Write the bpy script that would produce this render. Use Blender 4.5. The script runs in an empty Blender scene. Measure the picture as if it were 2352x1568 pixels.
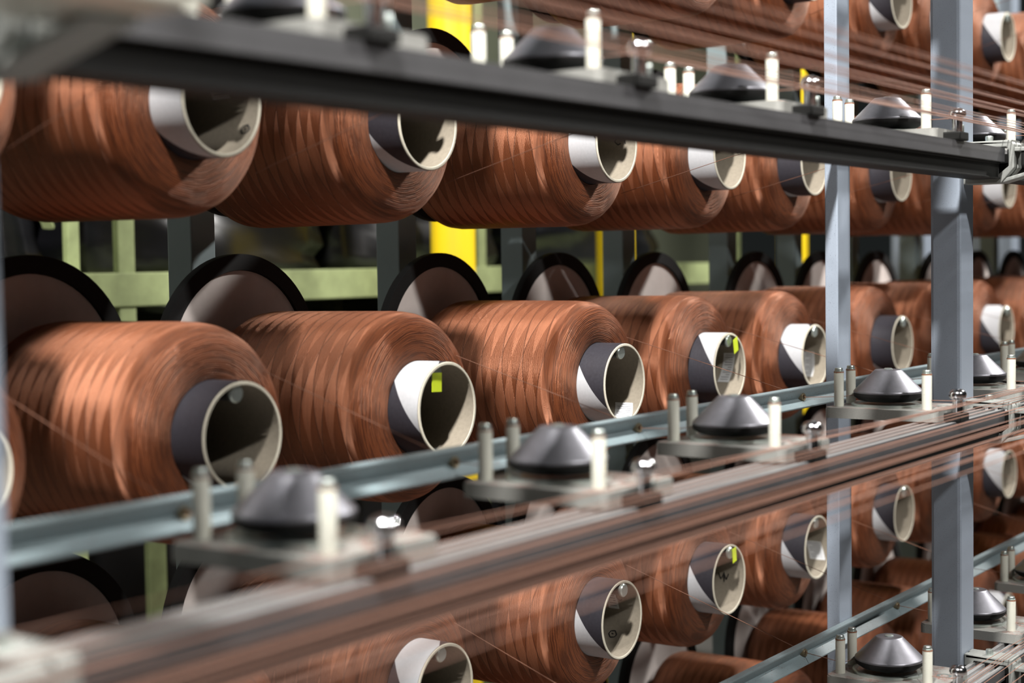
import bpy, bmesh, math, random
from mathutils import Vector, Matrix

rnd = random.Random(7)
scene = bpy.context.scene
C = scene.collection
Z0 = 1.5                      # camera height above the floor; heights below are relative to it
PI = math.pi

# ------------------------------------------------------------------ camera
cam_d = bpy.data.cameras.new('camera'); cam = bpy.data.objects.new('camera', cam_d); C.objects.link(cam)
D = Vector((0.82006506, 0.57015631, -0.04914346)); R = Vector((0.5701489, -0.82139429, -0.01554521)); U = Vector((0.04922936, 0.015271, 0.99867075))
M = Matrix.Identity(4)
for i in range(3):
    M[i][0] = R[i]; M[i][1] = U[i]; M[i][2] = -D[i]
M[2][3] = Z0
cam.matrix_world = M
cam_d.sensor_fit = 'HORIZONTAL'; cam_d.sensor_width = 36.0
cam_d.lens = 36.0 * 3597.2 / 2352.0
cam_d.clip_start = 0.02; cam_d.clip_end = 60
cam_d.dof.use_dof = True; cam_d.dof.focus_distance = 1.86; cam_d.dof.aperture_fstop = 4.3
scene.camera = cam

# ------------------------------------------------------------------ world, lamps, exposure
w = bpy.data.worlds.new('hall_air'); scene.world = w; w.use_nodes = True
w.node_tree.nodes['Background'].inputs[0].default_value = (0.80, 0.92, 0.90, 1)
w.node_tree.nodes['Background'].inputs[1].default_value = 0.014
def lamp(name, loc, target, sx, sy, power, col=(1, .97, .93)):
    l = bpy.data.lights.new(name, 'AREA'); l.shape = 'RECTANGLE'; l.size = sx; l.size_y = sy
    l.energy = power; l.color = col
    o = bpy.data.objects.new(name, l); C.objects.link(o)
    o.location = loc; d = Vector(target) - Vector(loc)
    o.rotation_euler = d.to_track_quat('-Z', 'Y').to_euler()
    return o
lamp('ceiling_lamp', (1.05, -1.6, Z0 + 2.05), (1.6, 1.0, Z0 - .1), .16, .16, 95)
lamp('ceiling_lamp', (-0.25, 0.20, Z0 + 2.35), (1.6, 1.0, Z0 - .1), .16, .16, 340)
lamp('ceiling_lamp', (4.6, -0.6, Z0 + 2.4), (3.4, 1.0, Z0 - .1), .24, .24, 240)
lamp('ceiling_lamp', (0.4, 3.0, Z0 + 1.6), (2.2, 2.6, Z0), .5, .5, 12)
vs = scene.view_settings
vs.view_transform = 'Standard'; vs.look = 'None'; vs.gamma = 1.0; vs.exposure = -0.12; vs.use_curve_mapping = False

# ------------------------------------------------------------------ materials
def mat(name):
    m = bpy.data.materials.new(name); m.use_nodes = True
    nt = m.node_tree; b = nt.nodes['Principled BSDF']
    return m, nt, b
class NB:                                   # tiny node builder
    def __init__(s, nt): s.nt = nt
    def n(s, t, **k):
        x = s.nt.nodes.new(t)
        for a, v in k.items(): setattr(x, a, v)
        return x
    def link(s, a, b): s.nt.links.new(a, b)
    def m(s, op, a, b=None, c=None, clamp=False):
        x = s.n('ShaderNodeMath', operation=op); x.use_clamp = clamp
        for i, v in enumerate((a, b, c)):
            if v is None: continue
            if isinstance(v, (int, float)): x.inputs[i].default_value = v
            else: s.link(v, x.inputs[i])
        return x.outputs[0]
    def mix(s, f, a, b):
        x = s.n('ShaderNodeMix', data_type='RGBA')
        for i, v in ((0, f), (6, a), (7, b)):
            if isinstance(v, (int, float)): x.inputs[i].default_value = v
            elif isinstance(v, tuple): x.inputs[i].default_value = (*v, 1) if len(v) == 3 else v
            else: s.link(v, x.inputs[i])
        return x.outputs[2]
    def noise(s, co, scale, detail=3, rough=.5, out=0):
        x = s.n('ShaderNodeTexNoise'); x.inputs['Scale'].default_value = scale
        x.inputs['Detail'].default_value = detail; x.inputs['Roughness'].default_value = rough
        if co is not None: s.link(co, x.inputs['Vector'])
        return x.outputs[out]
    def ss(s, v, a, b):
        x = s.n('ShaderNodeMapRange', interpolation_type='SMOOTHSTEP')
        s.link(v, x.inputs[0]); x.inputs[1].default_value = a; x.inputs[2].default_value = b
        return x.outputs[0]
def simple(name, col, rough=.5, metal=0., nscale=40., namp=.25, bump=0., spec=.5, speck=None):
    m, nt, b = mat(name); g = NB(nt)
    tc = g.n('ShaderNodeTexCoord').outputs['Object']
    nz = g.noise(tc, nscale, 4, .6)
    dark = tuple(c * (1 - namp) for c in col); lite = tuple(min(1, c * (1 + namp)) for c in col)
    c = g.mix(nz, dark, lite)
    if speck:
        sp = g.noise(tc, speck[0], 1, .5); c = g.mix(g.ss(sp, speck[1], speck[1] + .04), c, speck[2])
    g.link(c, b.inputs['Base Color'])
    b.inputs['Roughness'].default_value = rough; b.inputs['Metallic'].default_value = metal
    b.inputs['Specular IOR Level'].default_value = spec
    if bump:
        bn = g.n('ShaderNodeBump'); bn.inputs['Strength'].default_value = bump; bn.inputs['Distance'].default_value = .001
        g.link(nz, bn.inputs['Height']); g.link(bn.outputs[0], b.inputs['Normal'])
    return m

def yarn_material():
    m, nt, b = mat('copper_yarn'); g = NB(nt)
    tcn = g.n('ShaderNodeTexCoord'); sx = g.n('ShaderNodeSeparateXYZ'); g.link(tcn.outputs['UV'], sx.inputs[0])
    u, v0 = sx.outputs[0], sx.outputs[1]
    oi = g.n('ShaderNodeObjectInfo').outputs['Random']
    u = g.m('ADD', u, oi)
    F = g.ss(v0, .046, .064)                                   # 0 on the end face, 1 on the barrel
    nz = g.noise(tcn.outputs['Object'], 55, 3, .6)
    nc = g.m('SUBTRACT', nz, .5)
    amp = g.m('MULTIPLY_ADD', F, -.0030, .0034)
    v = g.m('MULTIPLY_ADD', nc, amp, v0)
    N, mm = 32.0, 3.0
    vn = g.m('MULTIPLY', v, N); um = g.m('MULTIPLY', u, mm)
    A = g.m('ADD', vn, um); B = g.m('SUBTRACT', vn, um)
    fa = g.m('FRACT', A); fb = g.m('FRACT', B)
    ha = g.m('LESS_THAN', fa, .46); hb = g.m('LESS_THAN', fb, .5)
    mask = g.m('MULTIPLY', g.m('ABSOLUTE', g.m('SUBTRACT', ha, hb)), F)
    # creases where one band of yarn dives under the next
    ea = g.m('ABSOLUTE', g.m('SUBTRACT', fa, .46)); eb = g.m('ABSOLUTE', g.m('SUBTRACT', fb, .5))
    crease = g.m('SUBTRACT', 1, g.ss(g.m('MINIMUM', ea, eb), .0, .045))
    crease = g.m('MULTIPLY', crease, F)
    # single yarns
    k = 23.0
    Af = g.m('MULTIPLY', A, k); Bf = g.m('MULTIPLY', B, k)
    mixf = g.n('ShaderNodeMix', data_type='FLOAT'); g.link(mask, mixf.inputs[0]); g.link(Af, mixf.inputs[2]); g.link(Bf, mixf.inputs[3])
    face = g.m('MULTIPLY', v, 480.0)
    mix2 = g.n('ShaderNodeMix', data_type='FLOAT'); g.link(F, mix2.inputs[0]); g.link(face, mix2.inputs[2]); g.link(mixf.outputs[0], mix2.inputs[3])
    yarn = g.m('ABSOLUTE', g.m('SINE', g.m('MULTIPLY', mix2.outputs[0], PI)))
    tw = g.m('SINE', g.m('MULTIPLY_ADD', u, 2 * PI * 400, g.m('MULTIPLY', mix2.outputs[0], PI)))
    yh = g.m('ADD', yarn, g.m('MULTIPLY', tw, .18))
    # irregular deeper gaps on the face
    gap = g.noise(None, 1.0)
    comb = g.n('ShaderNodeCombineXYZ'); g.link(g.m('MULTIPLY', u, 13.0), comb.inputs[0]); g.link(g.m('MULTIPLY', v, 520), comb.inputs[1])
    gapn = g.noise(comb.outputs[0], 1.0, 2, .5)
    gapd = g.m('MULTIPLY', g.ss(gapn, .47, .58), g.m('MULTIPLY_ADD', F, -.8, 1.0))
    h = g.m('SUBTRACT', g.m('SUBTRACT', yh, g.m('MULTIPLY', crease, 1.2)), g.m('MULTIPLY', gapd, 1.6))
    h = g.m('ADD', h, g.m('MULTIPLY', mask, .5))
    bn = g.n('ShaderNodeBump'); bn.inputs['Strength'].default_value = .55; bn.inputs['Distance'].default_value = .0011
    g.link(h, bn.inputs['Height']); g.link(bn.outputs[0], b.inputs['Normal'])
    big = g.noise(tcn.outputs['Object'], 14, 2, .5)
    base = g.mix(big, (.165, .045, .016), (.215, .064, .025))
    base = g.mix(g.m('MULTIPLY', mask, .80), base, (.35, .125, .062))  # yarn sheen painted into the colour: bands of one winding direction lightened
    valley = g.m('MULTIPLY', g.m('SUBTRACT', 1, yarn), .45)
    base = g.mix(valley, base, (.085, .022, .010))
    base = g.mix(g.m('MULTIPLY', g.m('MAXIMUM', crease, gapd), .75), base, (.06, .016, .008))
    g.link(base, b.inputs['Base Color'])
    tg = g.n('ShaderNodeTangent', direction_type='UV_MAP'); tg.uv_map = 'UVMap'
    g.link(tg.outputs[0], b.inputs['Tangent'])
    b.inputs['Anisotropic'].default_value = .95
    rot = g.m('MULTIPLY_ADD', mask, .090, .25 - .045)
    g.link(rot, b.inputs['Anisotropic Rotation'])
    b.inputs['Roughness'].default_value = .44; b.inputs['Metallic'].default_value = .38
    b.inputs['Specular IOR Level'].default_value = 1.0
    b.inputs['Specular Tint'].default_value = (1, .74, .56, 1)
    b.inputs['Sheen Weight'].default_value = .03; b.inputs['Sheen Tint'].default_value = (1, .6, .45, 1); b.inputs['Sheen Roughness'].default_value = .4
    return m

def collar_material():
    m, nt, b = mat('spiral_paper_collar'); g = NB(nt)
    tcn = g.n('ShaderNodeTexCoord'); sx = g.n('ShaderNodeSeparateXYZ'); g.link(tcn.outputs['UV'], sx.inputs[0])
    at = g.n('ShaderNodeAttribute', attribute_type='OBJECT', attribute_name='seam')
    t = g.m('SUBTRACT', g.m('MULTIPLY_ADD', sx.outputs[1], 4.6, sx.outputs[0]), at.outputs['Fac'])
    f = g.m('FRACT', g.m('ADD', t, 5.0))
    white = g.m('LESS_THAN', f, 100 / 360)
    nz = g.noise(tcn.outputs['Object'], 300, 2, .5)
    d = g.mix(nz, (.018, .017, .022), (.034, .033, .042)); l = g.mix(nz, (.38, .39, .41), (.46, .47, .49))
    g.link(g.mix(white, d, l), b.inputs['Base Color'])
    b.inputs['Roughness'].default_value = .55; b.inputs['Specular IOR Level'].default_value = .35
    return m

MT = {}
MT['yarn'] = yarn_material(); MT['collar'] = collar_material()
MT['board'] = simple('grey_cardboard', (.215, .188, .148), .9, 0, 260, .22, .15, .2)
MT['rim'] = simple('cut_cardboard_edge', (.48, .45, .37), .85, 0, 200, .15, .1, .2)
MT['sticker'] = simple('paper_sticker', (.66, .67, .68), .6, 0, 100, .05)
MT['print'] = simple('grey_print', (.16, .16, .18), .7, 0, 100, .1)
MT['ink'] = simple('black_ink', (.012, .012, .016), .6, 0, 100, .1)
MT['neon'] = simple('neon_tag', (.55, .68, .02), .5, 0, 60, .1)
MT['felt'] = simple('grey_felt', (.55, .50, .475), .95, 0, 22, .22, .35, .15)
MT['rubber'] = simple('black_rubber', (.009, .009, .009), .75, 0, 60, .3, 0, .2)
MT['steel'] = simple('brushed_steel', (.21, .21, .235), .42, .80, 160, .2)
MT['zinc'] = simple('zinc_plated', (.52, .58, .55), .32, .85, 120, .15)
MT['gunmetal'] = simple('dark_steel', (.05, .05, .05), .5, .6, 80, .2)
MT['brass'] = simple('tarnished_brass', (.20, .16, .10), .45, .6, 200, .4)
MT['chrome'] = simple('chrome', (.55, .55, .57), .16, 1., 60, .1)
MT['cast'] = simple('cast_aluminium', (.27, .28, .265), .55, .35, 600, .18, .12, .5, (1500, .72, (.16, .08, .06)))
def dusty():
    m, nt, b = mat('dusty_cast_aluminium'); g = NB(nt)
    tc = g.n('ShaderNodeTexCoord').outputs['Object']; ge = g.n('ShaderNodeNewGeometry')
    sx = g.n('ShaderNodeSeparateXYZ'); g.link(ge.outputs['Normal'], sx.inputs[0])
    fine = g.noise(tc, 900, 3, .6); big = g.noise(tc, 55, 3, .6)
    base = g.mix(fine, (.22, .22, .205), (.32, .32, .30))
    f = g.m('MULTIPLY', g.m('MULTIPLY', g.ss(sx.outputs[2], .6, .9), g.ss(big, .45, .62)), g.ss(fine, .42, .58))
    g.link(g.mix(g.m('MULTIPLY', f, .85), base, (.20, .065, .045)), b.inputs['Base Color'])
    b.inputs['Roughness'].default_value = .55; b.inputs['Metallic'].default_value = .3
    bn = g.n('ShaderNodeBump'); bn.inputs['Strength'].default_value = .15; bn.inputs['Distance'].default_value = .0006
    g.link(fine, bn.inputs['Height']); g.link(bn.outputs[0], b.inputs['Normal'])
    return m
MT['dustcast'] = dusty()
MT['ceramic'] = simple('ivory_ceramic', (.52, .52, .455), .25, 0, 60, .06, 0, .5, (700, .74, (.30, .25, .17)))
MT['rust'] = simple('rusty_ring', (.26, .10, .05), .8, 0, 200, .3)
MT['postpaint'] = simple('blue_grey_paint', (.26, .30, .36), .42, 0, 30, .07, 0, .5, (1300, .70, (.06, .06, .07)))
MT['backpaint'] = simple('teal_grey_paint', (.20, .25, .26), .5, 0, 25, .08)
MT['railpaint'] = simple('green_grey_paint', (.165, .21, .225), .40, 0, 40, .12, 0, .5, (500, .68, (.12, .06, .05)))
MT['beamtop'] = simple('anodised_aluminium', (.36, .36, .36), .42, .6, 50, .15)
MT['beamface'] = simple('dark_anodised_aluminium', (.085, .085, .09), .45, .4, 30, .2)
MT['black'] = simple('black_polymer', (.005, .005, .0045), .6, 0, 50, .3, 0, .2)
MT['rack'] = simple('flaking_green_paint', (.29, .34, .16), .65, 0, 26, .4, .2, .3)
MT['yellow'] = simple('yellow_paint', (.85, .60, .01), .45, 0, 10, .05)
MT['film'] = simple('black_plastic_film', (.004, .004, .005), .30, 0, 8, .3, 0, .5)
MT['strand'] = simple('copper_strand', (.20, .095, .062), .55, 0, 900, .35, .3)
MT['floor'] = simple('concrete_floor', (.16, .15, .14), .7, 0, 6, .2)
MT['wall'] = simple('pale_green_wall', (.42, .46, .32), .8, 0, 1.2, .25)

# ------------------------------------------------------------------ mesh helpers
def mesh(name, verts, faces, uvs=None, smooth=False, mats=None, fm=None):
    me = bpy.data.meshes.new(name); me.from_pydata(verts, [], faces)
    if uvs:
        l = me.uv_layers.new(name='UVMap')
        for p, fu in zip(me.polygons, uvs):
            for li, q in zip(p.loop_indices, fu): l.data[li].uv = q
    if smooth:
        for p in me.polygons: p.use_smooth = True
    for k in (mats or []): me.materials.append(MT[k])
    if fm:
        for p, i in zip(me.polygons, fm): p.material_index = i
    me.update(); return me
def lathe(name, prof, mk, n=48, axis='Z', smooth=True, closed=False, cap=(False, False), sharp=True):
    """prof: (radius, height) points; UV u = turn, v = length along the profile"""
    V = []; F = []; UV = []
    arc = [0]
    for a, b in zip(prof, prof[1:]): arc.append(arc[-1] + math.dist(a, b))
    for r, h in prof:
        for j in range(n):
            t = 2 * PI * j / n; c, s = r * math.cos(t), r * math.sin(t)
            V.append((c, s, h) if axis == 'Z' else (c, h, s))
    for i in range(len(prof) - 1):
        for j in range(n):
            q = [i * n + j, i * n + (j + 1) % n, (i + 1) * n + (j + 1) % n, (i + 1) * n + j]
            uq = [(j / n, arc[i]), ((j + 1) / n, arc[i]), ((j + 1) / n, arc[i + 1]), (j / n, arc[i + 1])]
            if axis == 'Y': q.reverse(); uq.reverse()
            F.append(q); UV.append(uq)
    for e, k in ((0, 0), (len(prof) - 1, 1)):
        if cap[k]:
            q = [e * n + j for j in range(n)]
            if (k == 0) == (axis == 'Z'): q.reverse()
            F.append(q); UV.append([(0, 0)] * n)
    me = mesh(name, V, F, UV, smooth, [mk])
    if smooth and sharp:
        me.set_sharp_from_angle(angle=math.radians(38))
    return me
def boxbm(bm, x0, x1, y0, y1, z0, z1, bev=0):
    r = bmesh.ops.create_cube(bm, size=1)
    for v in r['verts']:
        v.co = Vector(((x0 + x1) / 2 + v.co.x * (x1 - x0), (y0 + y1) / 2 + v.co.y * (y1 - y0), (z0 + z1) / 2 + v.co.z * (z1 - z0)))
    if bev:
        es = list({e for v in r['verts'] for e in v.link_edges})
        bmesh.ops.bevel(bm, geom=es, offset=bev, segments=2, profile=.6, affect='EDGES')
def frombm(name, bm, mk):
    me = bpy.data.meshes.new(name); bm.to_mesh(me); bm.free(); me.materials.append(MT[mk]); return me
def box(name, x0, x1, y0, y1, z0, z1, mk, bev=0):
    bm = bmesh.new(); boxbm(bm, x0, x1, y0, y1, z0, z1, bev); return frombm(name, bm, mk)
def prism(name, poly, x0, x1, mk, bev=0, axis='X'):
    bm = bmesh.new()
    f = (lambda a, b, x: (x, a, b)) if axis == 'X' else (lambda a, b, x: (a, b, x))
    A = [bm.verts.new(f(a, b, x0)) for a, b in poly]; B = [bm.verts.new(f(a, b, x1)) for a, b in poly]
    n = len(poly)
    bm.faces.new(A); bm.faces.new(B[::-1])
    for i in range(n): bm.faces.new((A[i], B[i], B[(i + 1) % n], A[(i + 1) % n]))
    bmesh.ops.recalc_face_normals(bm, faces=bm.faces)
    if bev: bmesh.ops.bevel(bm, geom=list(bm.edges), offset=bev, segments=2, profile=.6, affect='EDGES')
    return frombm(name, bm, mk)
def tube_path(name, pts, r, mk, n=6):
    pts = [Vector(p) for p in pts]; V = []; F = []
    for i, p in enumerate(pts):
        t = (pts[min(i + 1, len(pts) - 1)] - pts[max(i - 1, 0)]).normalized()
        a = t.cross(Vector((0, 0, 1)) if abs(t.z) < .9 else Vector((1, 0, 0))).normalized(); b = t.cross(a)
        for j in range(n):
            q = 2 * PI * j / n; V.append(p + r * (a * math.cos(q) + b * math.sin(q)))
    for i in range(len(pts) - 1):
        for j in range(n):
            F.append((i * n + j, i * n + (j + 1) % n, (i + 1) * n + (j + 1) % n, (i + 1) * n + j))
    F.append(tuple(range(n))[::-1]); F.append(tuple((len(pts) - 1) * n + j for j in range(n)))
    return mesh(name, [tuple(v) for v in V], F, None, True, [mk])
def obj(name, me, parent=None, loc=None):
    o = bpy.data.objects.new(name, me); C.objects.link(o)
    if parent: o.parent = parent
    if loc: o.location = loc
    return o
def tag(o, label, cat, group=None, kind=None):
    o['label'] = label; o['category'] = cat
    if group: o['group'] = group
    if kind: o['kind'] = kind
    return o
def thing(name, label, cat, loc, group=None):
    return tag(obj(name, None, None, loc), label, cat, group)
def struct(name, me, loc=None):
    o = obj(name, me, None, loc); o['kind'] = 'structure'; return o

# ------------------------------------------------------------------ layout of the creel (metres)
S, L = .2945, .379
BX = {3: 1.685}
for i in range(3, 16): BX[i + 1] = BX[i] + (L if i % 3 == 2 else S)
for i in range(3, -2, -1): BX[i - 1] = BX[i] - (L if i % 3 == 0 else S)
H = .30
ROWZ = {k: Z0 - .1505 + H * k for k in (-2, -1, 0, 1, 2)}
YB, YD = 1.004, 1.290
tiername = {2: 'the topmost tier', 1: 'the black beam tier', 0: 'the middle tier', -1: 'the lower tier', -2: 'the lowest tier'}
ordn = ['first', 'second', 'third', 'fourth', 'fifth', 'sixth', 'seventh', 'eighth', 'ninth', 'tenth', 'eleventh', 'twelfth', 'thirteenth']
def colname(i):
    if i >= 3: return ordn[i - 3] + ' past the yellow column'
    return ordn[2 - i] + ' before the yellow column'

# ------------------------------------------------------------------ setting
struct('floor', box('floor', -3, 12, -3, 6.2, -.1, 0, 'floor'))
struct('wall_back', box('wall_back', -3, 12, 6.0, 6.2, 0, 5, 'wall'))

# ------------------------------------------------------------------ yarn bobbins
bodyprof = [(.0506, .040), (.056, .0378), (.066, .0362), (.077, .0364), (.0865, .0388), (.0935, .0430), (.0985, .0500), (.1015, .0585), (.1027, .0690), (.103, .080), (.103, .090)]
bodyprof += [(.103, .09 + .15 * k / 6) for k in range(1, 7)] + [(.1015, .252), (.097, .262), (.085, .268), (.0506, .270)]
ME_body = lathe('yarn_package', bodyprof, 'yarn', 96, 'Y', True, sharp=False)
ME_tube = lathe('tube', [(.0497, .280), (.0497, .0008), (.0490, 0), (.0468, 0), (.0462, .0008), (.0462, .280)], 'board', 64, 'Y', True)
ME_tube.materials.append(MT['rim'])
for p in ME_tube.polygons:
    if all(ME_tube.vertices[i].co.y < .001 for i in p.vertices): p.material_index = 1
ME_collar = lathe('collar', [(.0501, .0012), (.0501, .0420)], 'collar', 72, 'Y', True)
def patch(name, a0, a1, y0, y1, mk, r=.0459, n=8, skew=0.):
    n = max(2, int(abs(a1 - a0) / 2))
    """a rectangle lying on the inner wall of the tube; angles in degrees, seen from the front"""
    V = []; F = []
    for i in range(n + 1):
        a = math.radians(a0 + (a1 - a0) * i / n); sh = skew * (i / n - .5)
        for y in (y0 + sh, y1 + sh):
            V.append((r * math.cos(a), y, r * math.sin(a)))
    for i in range(n): F.append((2 * i, 2 * i + 1, 2 * i + 3, 2 * i + 2))
    me = mesh(name, V, F, None, True, [mk]); return me
def ink(name, strokes, a, y, s=1.0):
    V = []; F = []; r = .0458
    for st in strokes:
        for (p, q) in zip(st, st[1:]):
            dx, dy = q[0] - p[0], q[1] - p[1]; l = math.hypot(dx, dy) or 1; nx, ny = -dy / l * .0007, dx / l * .0007
            b = len(V)
            for (x, z, sg) in ((*p, 1), (*p, -1), (*q, -1), (*q, 1)):
                xx, zz = x * s + nx * sg, z * s + ny * sg
                ang = math.radians(a) + zz / r
                V.append((r * math.cos(ang), y + xx, r * math.sin(ang)))
            F.append((b, b + 1, b + 2, b + 3))
    return mesh(name, V, F, None, False, ['ink'])
five = [[(.010, .010), (.004, .010), (.003, .005), (.008, .004), (.010, .0), (.006, -.004), (.002, -.002)]]
one = [[(-.003, .010), (-.004, -.003)]]
eye = [[(-.006, .0), (-.002, .005), (.004, .004), (.006, 0), (.002, -.005), (-.004, -.004), (-.006, 0)], [(-.001, 0), (.002, .001)]]
zig = [[(-.008, .004), (-.005, -.004), (-.001, .004), (.003, -.004), (.007, .004)]]
# seam angle of the white paper, by (row, column)
SEAM = {(0, 0): 160, (0, 1): 285, (0, 2): 105, (0, 3): 215, (0, 4): 75, (0, 5): 110, (0, 6): 285, (0, 8): 115,
        (1, 0): 300, (1, 1): 176, (1, 2): 258, (1, 3): 178, (1, 4): 178, (1, 5): 300, (1, 6): 300, (1, 8): 165,
        (-1, 2): 100, (-1, 3): 222, (-1, 4): 215, (-1, 5): 225, (-1, 6): 225, (-1, 8): 118, (2, 6): 250, (2, 8): 110}
# how far each tube sticks out, measured along its peg
SLIDE = {(0, 1): -.006, (0, 2): -.013, (0, 3): -.004, (0, 4): -.001, (1, 1): .010, (1, 2): .006, (1, 4): -.004, (-1, 3): .004, (-1, 4): .003}
MARK = {(0, 2): 'with a yellow tag inside its white topped tube', (0, 3): 'with a white sticker low inside its tube', (0, 4): 'with a yellow tag and a pale sticker inside',
        (0, 1): 'with a plain dark tube collar', (-1, 4): 'with a yellow tag and ink marks inside its tube', (-1, 3): 'with white sticker and ink inside its tube', (1, 1): 'with a pale sticker inside its tube'}
bob = {}
for k in (-2, -1, 0, 1, 2):
    for i in range(0, 12):
        if (k, i) in MARK: lab = 'copper bobbin ' + MARK[(k, i)] + ', on ' + tiername[k]
        else: lab = 'copper yarn bobbin on ' + tiername[k] + ', ' + colname(i)
        y = YB + SLIDE.get((k, i), rnd.uniform(-.004, .004))
        root = thing('yarn_bobbin', lab, 'bobbin', (BX[i], y, ROWZ[k]), 'yarn bobbins on the creel')
        root.rotation_euler = (rnd.uniform(-.008, .008), 0, rnd.uniform(-.01, .01))
        b = obj('yarn_package', ME_body, root); b.rotation_euler = (0, rnd.uniform(0, 6.28), 0)
        t = obj('cardboard_tube', ME_tube, root)
        c = obj('paper_collar', ME_collar, root); c['seam'] = SEAM.get((k, i), rnd.uniform(60, 300)) / 360.0
        bob[(k, i)] = root
def sticker(k, i, a0, a1, y0, y1, skew=0.):
    s = obj('label_sticker', patch('label_sticker', a0, a1, y0, y1, 'sticker', .0459, 8, skew), bob[(k, i)])
    m = .003
    nl = int((a1 - a0) / 4.2)
    for q in range(1, nl):
        a = a0 + (a1 - a0) * q / nl; sh = skew * (q / nl - .5)
        obj('print_line', patch('print_line', a, a + 1.1, y0 + m + sh, y1 - m - (.006 if q % 3 == 0 else 0) + sh, 'print', .0457), s)
sticker(0, 3, -80, -38, .004, .030, .014)
sticker(0, 4, -30, 24, .018, .036, -.010)
sticker(0, 5, -48, 5, .022, .040, .004)
sticker(-1, 3, 2, 46, .034, .050, .004)
sticker(-1, 5, -36, 0, .010, .036, .012)
sticker(1, 1, 10, 46, .040, .062, .010)
for (k, i, cx, cz, ww, hh, yy, tl) in ((0, 2, -.013, .0290, .020, .020, .004, .06), (0, 4, .010, .0320, .019, .020, -.004, -.25), (-1, 4, .008, .0340, .016, .020, -.004, -.1)):
    t = obj('yellow_tag', box('yellow_tag', -ww / 2, ww / 2, -.0002, .0002, -hh / 2, hh / 2, 'neon', 0), bob[(k, i)], (cx, yy, cz))
    t.rotation_euler = (0, tl, .15)
for (k, i, st, a, y, s) in ((1, 1, eye, -28, .012, .9), (1, 2, zig, 40, .044, 1.), (1, 3, one + five, 6, .020, 1.1), (1, 4, one + zig, 10, .016, 1.), (-1, 3, eye, -40, .036, 1.), (-1, 3, five, 22, .024, 1.), (-1, 4, zig, -8, .034, 1.1), (-1, 4, one, -14, .036, 1.1)):
    obj('ink_mark', ink('ink_mark', st, a, y, s), bob[(k, i)])

# ------------------------------------------------------------------ spindle holders and back posts
ME_rim = lathe('rim_ring', [(.110, 0), (.110, -.0050), (.1105, -.0058), (.1285, -.0058), (.129, -.005), (.129, .005), (.110, .005)], 'rubber', 72, 'Y', True)
ME_felt = lathe('felt_pad', [(.0001, -.004), (.04, -.004), (.085, -.003), (.1105, -.0015), (.1105, .006)], 'felt', 64, 'Y', True)
ME_peg = lathe('peg', [(.0001, -.284), (.0065, -.284), (.0070, -.283), (.0070, .040), (.0001, .040)], 'gunmetal', 20, 'Y', True)
ME_cap = lathe('peg_cap', [(.0001, -.287), (.0072, -.287), (.0085, -.2855), (.0085, -.283), (.0001, -.283)], 'zinc', 24, 'Y', True)
for k in (-2, -1, 0, 1, 2):
    for i in range(0, 12):
        root = thing('spindle_holder', 'black rimmed felt disc on ' + tiername[k] + ', ' + colname(i), 'holder', (BX[i] - .002, YD, ROWZ[k] + .0385), 'spindle holders behind the bobbins')
        obj('rim_ring', ME_rim, root); obj('felt_pad', ME_felt, root)
        p = obj('peg', ME_peg, root); obj('peg_cap', ME_cap, p)
ME_bpost = box('back_post', -.019, .019, 0, .040, 0, 3.2, 'backpaint', .002)
for i in range(0, 12):
    o = obj('back_post', ME_bpost, None, (BX[i] - .016, YD + .040, 0))
    tag(o, 'teal grey square post carrying the spindle column ' + colname(i), 'post', 'square posts behind the bobbins')

# ------------------------------------------------------------------ front frame posts
FRX = [1.7, 1.7 - 1.377, 1.7 + 1.377]
frname = ['beside the sharp steel cones', 'at the near beam ends', 'at the far end of the beams']
for X, fn in zip([1.815, 1.815 - 1.377, 1.815 + 1.377], frname):
    if X > .3:
        o = obj('narrow_post', prism('narrow_post', [(-.0195, 0), (.0195, 0), (.0195, .017), (-.0195, .017)], 0, 3.2, 'postpaint', .0015, 'Z'), None, (X + (0 if X > 1 else -.03), .763, 0))
        tag(o, 'narrow blue grey upright behind the guide rails, ' + fn, 'post', 'front frame posts')
    o = obj('clamp_post', box('clamp_post', -.0245, .0245, 0, .036, 0, 3.2, 'postpaint', .004), None, (X, .610, 0))
    tag(o, 'thick blue grey upright carrying the clamps, ' + fn, 'post', 'front frame posts')

# ------------------------------------------------------------------ guide rails with eyelets
TIERS = (-1, 0, 1, 2)
tn = {2: 'on the topmost tier', 1: 'on the black beam tier', 0: 'on the middle tier', -1: 'on the lower tier', -2: 'on the lowest tier'}
ME_rail = prism('guide_rail', [(.7540, -.1490), (.7540, -.1472), (.7615, -.1464), (.7650, -.1612), (.7520, -.1712), (.7500, -.1698), (.7500, -.1686), (.7620, -.1608)], -1.0, 6.0, 'railpaint', .0005)
ME_eye = lathe('eyelet', [(.0026, -.003), (.0042, -.0038), (.0050, -.002), (.0050, .003), (.0026, .003), (.0026, -.003)], 'brass', 20, 'Y', True)
for k in TIERS:
    r = obj('guide_rail', ME_rail, None, (0, 0, Z0 + H * k))
    tag(r, 'green grey steel angle rail with ceramic eyelets ' + tn[k], 'rail', 'angle rails along the tiers')
    for i in range(0, 12):
        obj('eyelet', ME_eye, r, (BX[i] - .005, .7600, -.1590))

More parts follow.
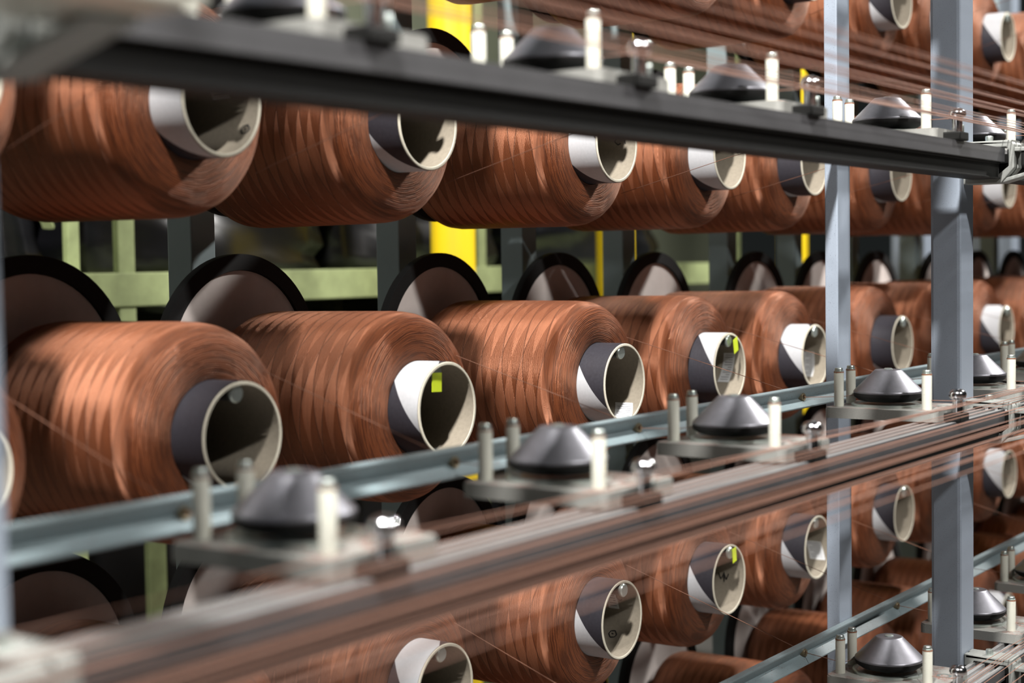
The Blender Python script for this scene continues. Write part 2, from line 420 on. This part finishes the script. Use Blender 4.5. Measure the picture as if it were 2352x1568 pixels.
# ------------------------------------------------------------------ slotted beams
YF = .563
bp = [(YF, -.1757), (YF + .0045, -.1757), (YF + .0045, -.181)]
for q in range(3):
    a = YF + .0045 + q * .0112
    bp += [(a + .0067, -.181), (a + .0067, -.1757), (a + .0112, -.1757)]
    if q < 2: bp += [(a + .0112, -.181)]
bp += [(YF + .0381, -.1915), (YF, -.1915)]
fp = [(YF - .0008, -.1760), (YF, -.1760), (YF, -.1915), (YF - .0008, -.1915)]
lp = [(YF + .004, -.1912), (YF + .036, -.1912), (YF + .036, -.2105), (YF + .0035, -.2105), (YF + .0035, -.2092), (YF + .006, -.2085), (YF + .006, -.194), (YF + .004, -.193)]
for k in TIERS:
    for (xa, xb, fn) in ((.452, 1.803, 0), (1.829, 3.18, 1), (-.925, .426, 2)):
        if k in (2, -2) and fn: continue
        if fn == 2: continue
        root = thing('slotted_beam', ('dark slotted beam ' if k > 0 else 'grooved aluminium beam ') + tn[k] + (', beyond the thick clamp post' if fn else ', ahead of the thick clamp post'), 'beam', (xa, YF, Z0 + H * k - .2105), 'slotted beams in front of the bobbins')
        sh = Matrix.Translation((-xa, -YF, .2105))
        for nm, pl, mk in (('grooved_profile', bp, 'beamtop'), ('front_face', fp, 'beamface'), ('black_channel', lp, 'black')):
            me = prism(nm, pl, xa, xb, mk, 0); me.transform(sh); obj(nm, me, root)

# ------------------------------------------------------------------ beam clamps
cl = [(.6095, -.1665), (.553, -.1690), (.5510, -.172), (.5510, -.1985), (.566, -.2155), (.6095, -.2155), (.6095, -.2070), (.5705, -.2070), (.5572, -.1965), (.5572, -.178), (.5600, -.1745), (.5980, -.1735), (.6005, -.180), (.6095, -.180)]
front_arm = [(.566, -.2155), (.500, -.198), (.500, -.194), (.566, -.2110)]
for k in TIERS:
    for X, fn in zip([1.800, .424], ('on the post beside the cones', 'on the near blurred post')):
        root = thing('beam_clamp', 'grey cast beam clamp ' + tn[k] + ', ' + fn, 'clamp', (X, .61, Z0 + H * k - .2155), 'beam clamps on the posts')
        sh = Matrix.Translation((0, -.61, .2155))
        for nm, pl, x0, x1, mk, bv in (('clamp_plate', cl, 0, .011, 'cast', .001), ('clamp_plate', cl, .016, .030, 'cast', .001), ('front_arm', front_arm, .002, .028, 'cast', .001)):
            me = prism(nm, pl, x0, x1, mk, bv); me.transform(sh); obj(nm, me, root)
        me = box('top_bridge', 0, .030, .553, .608, -.1712, -.1668, 'cast', .001); me.transform(sh); obj('top_bridge', me, root)
        if X > 1: bl = ('black_block', .004, .03, .506, .5445, -.1975, -.1755, 'black')
        else: bl = ('pale_block', -.050, -.002 if k < 1 else .03, .462 if k == 1 else .530, .5445, -.1950, -.1650, 'ceramic' if k == 1 else 'cast')
        me = box(*bl, .002); me.transform(sh); obj(bl[0], me, root)
        sc = obj('clamp_screw', lathe('clamp_screw', [(.0001, -.002), (.0042, -.002), (.0046, .004), (.0040, .0056), (.0022, .0058), (.0020, .0035), (.0001, .0035)], 'zinc', 18), root, (.012, -.027, .0495))
        if X > 1: obj('ceramic_guide', lathe('ceramic_guide', [(.011, 0), (.011, .016), (.0098, .023), (.0065, .028), (.0001, .0295)], 'ceramic', 28), root, (.014, -.082, .040))
        if X > 1: obj('guide_foot', box('guide_foot', .002, .028, -.104, -.058, .0355, .0402, 'cast', .001), root)

# ------------------------------------------------------------------ tension units
ME_plate = None
def plate_mesh():
    bm = bmesh.new(); x0, x1, y0, y1 = -.053, .050, -.074, .054; r = .007; P = []
    for cx, cy, a0 in ((x1 - r, y1 - r, 0), (x0 + r, y1 - r, 90), (x0 + r, y0 + r, 180), (x1 - r, y0 + r, 270)):
        for q in range(6):
            a = math.radians(a0 + 18 * q); P.append((cx + r * math.cos(a), cy + r * math.sin(a)))
    lo = [bm.verts.new((x, y, 0)) for x, y in P]; hi = [bm.verts.new((x, y, .0115)) for x, y in P]
    bm.faces.new(lo[::-1]); top = bm.faces.new(hi)
    for i in range(len(P)): bm.faces.new((lo[i], lo[(i + 1) % len(P)], hi[(i + 1) % len(P)], hi[i]))
    bmesh.ops.bevel(bm, geom=list(top.edges), offset=.0012, segments=2, affect='EDGES')
    return frombm('base_plate', bm, 'dustcast')
ME_plate = plate_mesh()
ME_ring = lathe('raised_ring', [(.0405, .0110), (.0405, .0140), (.0390, .0145), (.0365, .0143), (.0350, .0130), (.020, .0128), (.0001, .0128)], 'zinc', 56)
ME_disc = lathe('rubber_disc', [(.0001, .0165), (.027, .0165), (.0325, .0180), (.0372, .0215), (.0378, .0235), (.0378, .0262), (.0001, .0262)], 'rubber', 64)
ME_cone = lathe('steel_cone', [(.0378, .0260), (.0381, .0268), (.0378, .0280), (.0372, .0286), (.0156, .0502), (.0150, .0508), (.0140, .0514), (.0136, .0514), (.0001, .0514)], 'steel', 72)
ME_boss = lathe('cone_boss', [(.0048, .0512), (.0048, .0524), (.0036, .0530), (.0001, .0530)], 'zinc', 24)
ME_pin = lathe('ceramic_pin', [(.0054, .0113), (.0054, .0490), (.0050, .0497), (.0001, .0497)], 'ceramic', 28)
ME_pcap = lathe('pin_cap', [(.0052, .0496), (.0052, .0510), (.0044, .0513), (.0044, .0534), (.0038, .0542), (.0001, .0542)], 'zinc', 24)
ME_pring = lathe('pin_washer', [(.0056, .0490), (.0056, .0500), (.0001, .0500)], 'rust', 24)
ME_slot = lathe('plate_slot', [(.0085, .0114), (.0085, .0119), (.0050, .0119), (.0050, .0114)], 'zinc', 20)
ME_kbase = box('knob_base', -.014, .014, -.011, .012, 0, .009, 'black', .0015)
ME_kstem = lathe('knob_stem', [(.0055, .009), (.0055, .0215), (.0062, .0238), (.0086, .0252), (.0095, .0276), (.0090, .0306), (.0068, .0334), (.0034, .0347), (.0001, .0349)], 'chrome', 32)
ME_kbolt = lathe('knob_bolt', [(.0040, .009), (.0040, .0165), (.0034, .0175), (.0001, .0175)], 'zinc', 16)
for k in TIERS:
    zt = Z0 + H * k - .1747
    for i in range(0, 9):
        x = BX[i] - .017
        root = thing('tension_unit', 'steel cone tensioner with ivory pins ' + tn[k] + ', ' + colname(i), 'tensioner', (x, .650, zt), 'cone tensioners on the beams')
        obj('base_plate', ME_plate, root); obj('raised_ring', ME_ring, root); obj('rubber_disc', ME_disc, root)
        cn = obj('steel_cone', ME_cone, root); obj('cone_boss', ME_boss, cn)
        cn.rotation_euler = (0, 0, rnd.uniform(0, 6))
        obj('plate_slot', ME_slot, root, (.012, -.059, 0))
        for (px, py) in ((-.034, .044), (.007, .047), (-.0325, -.056)):
            pn = obj('ceramic_pin', ME_pin, root, (px, py, 0)); obj('pin_cap', ME_pcap, pn); obj('pin_washer', ME_pring, pn)
        kr = thing('mushroom_guide', 'chrome mushroom guide ' + tn[k] + ', ' + colname(i), 'guide', (x - .018, .5775, zt - .001), 'chrome mushroom guides on the beams')
        kr.location = (x - .017, .5715, zt - .001)
        obj('foot', ME_kbase, kr, (0, -.003, 0)); obj('stem', ME_kstem, kr, (0, -.006, 0)); obj('bolt', ME_kbolt, kr, (.010, -.006, 0))

# ------------------------------------------------------------------ yarn strands
sr = .00038
cap = {1: 'above the black beam', 0: 'along the lower slotted beam', -1: 'along the bottom beam', 2: 'of the topmost tier', -2: 'of the lowest tier'}
for k in (-1, 0, 1, 2):
    zt = Z0 + H * k
    n = 18 if k in (0, 1) else 10
    for q in range(n):                          # strands arriving from units behind the camera
        y = .388 + (.545 - .388) * (q + .5) / n + rnd.uniform(-.002, .002)
        z = zt - .157 + rnd.uniform(-.006, .006) - (.004 if q % 3 == 0 else 0)
        o = obj('yarn_strand', tube_path('yarn_strand', [(-.5, y, z), (2.6, y + .002, z), (6.0, y + .02, z)], sr, 'strand', 6))
        tag(o, 'taut copper strand running lengthwise in the sheet ' + cap[k], 'yarn strand', 'running strands ' + cap[k])
    for i in range(0, 9):                      # strand of each bobbin: package, eyelet, pins, cone, knob, away
        x = BX[i]; zb = ROWZ[k]; ze = zt - .1590; zp = zt - .153
        pts = [(x + .07, YB + .040, zb + (.055 if k < 1 else -.06)), (x + .02, .86, (zb + ze) / 2 + .02 * (1 if k < 1 else -1)), (x - .005, .754, ze), (x - .045, .694, zp), (x - .011, .686, zp), (x + .005, .676, zp), (x + .022, .650, zp), (x, .622, zp), (x - .050, .5885, zp), (x - .047, .566, zp), (x - .038, .5645, zp), (x + .3, .556 - .004 * (i % 3), zp - .003), (6.0, .552 - .004 * (i % 3), zp - .004)]
        o = obj('yarn_strand', tube_path('yarn_strand', pts, sr, 'strand', 6))
        tag(o, 'copper strand from bobbin through eyelet round pins ' + tn[k], 'yarn strand', 'strands from the bobbins ' + tn[k])

# ------------------------------------------------------------------ background: racks, bundles, columns
def blob(name, sx, sy, sz, seed, mk):
    r2 = random.Random(seed); bm = bmesh.new(); bmesh.ops.create_cube(bm, size=1)
    bmesh.ops.subdivide_edges(bm, edges=bm.edges, cuts=11, use_grid_fill=True)
    from mathutils import noise
    o = Vector((seed * 3.1, seed * 1.7, 0))
    for v in bm.verts:
        p = Vector((v.co.x * sx, v.co.y * sy, v.co.z * sz)); dr = Vector((v.co.x, v.co.y, v.co.z)).normalized()
        nn = noise.noise(p * 5 + o) * .05 + abs(noise.noise(Vector((p.x * 3, p.y * 3, p.z * 16)) + o)) * .05
        sink = 1 if v.co.z > -.49 else 0
        v.co = p + dr * nn * sink
    me = frombm(name, bm, mk)
    for p in me.polygons: p.use_smooth = True
    return me
rack = thing('storage_rack', 'pale green flaking steel rack behind the creel holding black bundles', 'rack', (2.0, 2.2, 0))
def rp(nm, *a): 
    me = box(nm, *a, 'rack', .003); me.transform(Matrix.Translation((-2.0, -2.2, 0))); obj(nm, me, rack)
for x0, x1, za, zb_ in ((1.918, 1.958, Z0 - .15, 3), (1.973, 2.0155, 0, Z0 - .15), (3.02, 3.055, 0, 3), (4.35, 4.41, 0, 3)): rp('upright', x0, x1, 2.195, 2.21, za, zb_)
for xa, za, xb, zb_ in ((1.86, .16, 1.93, -.01), (1.98, .16, 2.04, -.01)):
    me = prism('brace', [(xa, Z0 + za), (xa + .028, Z0 + za), (xb + .028, Z0 + zb_), (xb, Z0 + zb_)], -2.37, -2.34, 'rack', 0, 'Z'); me.transform(Matrix.Rotation(PI / 2, 4, 'X')); me.transform(Matrix.Translation((-2.0, -2.2, 0))); obj('brace', me, rack)
for x0, x1 in ((1.83, 1.857), ): rp('upright', x0, x1, 2.225, 2.24, 0, 3)
rp('shelf_beam', 1.2, 4.4, 2.19, 2.23, Z0 - .066, Z0 - .004)
rp('shelf_beam', 1.2, 4.4, 2.19, 2.23, Z0 - .95, Z0 - .89)
rp('shelf_deck', 1.2, 4.4, 2.23, 3.1, Z0 - .035, Z0 - .004)
rp('shelf_deck', 1.2, 4.4, 2.23, 3.1, Z0 - .92, Z0 - .89)
bundles = [(1.55, 2.55, .55, .5, .26), (2.25, 2.55, .66, .5, .22), (2.98, 2.6, .6, .5, .25), (3.75, 2.6, .7, .5, .24)]
spot = ('beside the diagonal braces', 'just past the thick green upright', 'just before the thick yellow column', 'between the two nearer yellow columns')
for q, (x, y, sx, sy, sz) in enumerate(bundles):
    o = obj('wrapped_bundle', blob('wrapped_bundle', sx, sy, sz, q + 1, 'film'), None, (x, y, Z0 - .004 + sz / 2))
    tag(o, 'black plastic wrapped bundle on the green rack shelf, ' + spot[q], 'bundle', 'black bundles on the rack')
for q, (x, y, sx, sy, sz) in enumerate(bundles):
    o = obj('wrapped_bundle', blob('wrapped_bundle', sx + .06, sy, .80, q + 11, 'film'), None, (x, y, Z0 - .89 + .40))
    tag(o, 'tall black wrapped bundle under the rack shelf, ' + spot[q], 'bundle', 'black bundles under the rack shelf')
for q, (x, y, lab) in enumerate(((2.823, 2.12, 'thick yellow painted column standing by the green rack'), (3.53, 2.12, 'yellow painted column half hidden behind a square teal post'), (4.80, 2.2, 'thin looking yellow painted column far down the creel'))):
    root = thing('yellow_column', lab, 'column', (x, y, 0), 'yellow columns behind the creel')
    obj('shaft', lathe('shaft', [(.050, 0.012), (.050, 3.2)], 'yellow', 40), root)
    obj('base_flange', lathe('base_flange', [(.0001, 0), (.09, 0), (.09, .012), (.0001, .012)], 'yellow', 32), root)
for q, (x, wd) in enumerate(((4.46, .045), (5.03, .03), (5.28, .04))):
    o = obj('frame_column', box('frame_column', -wd, wd, -.05, .05, 0, 3.2, 'postpaint', .003), None, (x, 1.66, 0))
    tag(o, 'pale blue grey frame column glimpsed behind the farthest bobbins', 'column', 'frame columns at the far end')
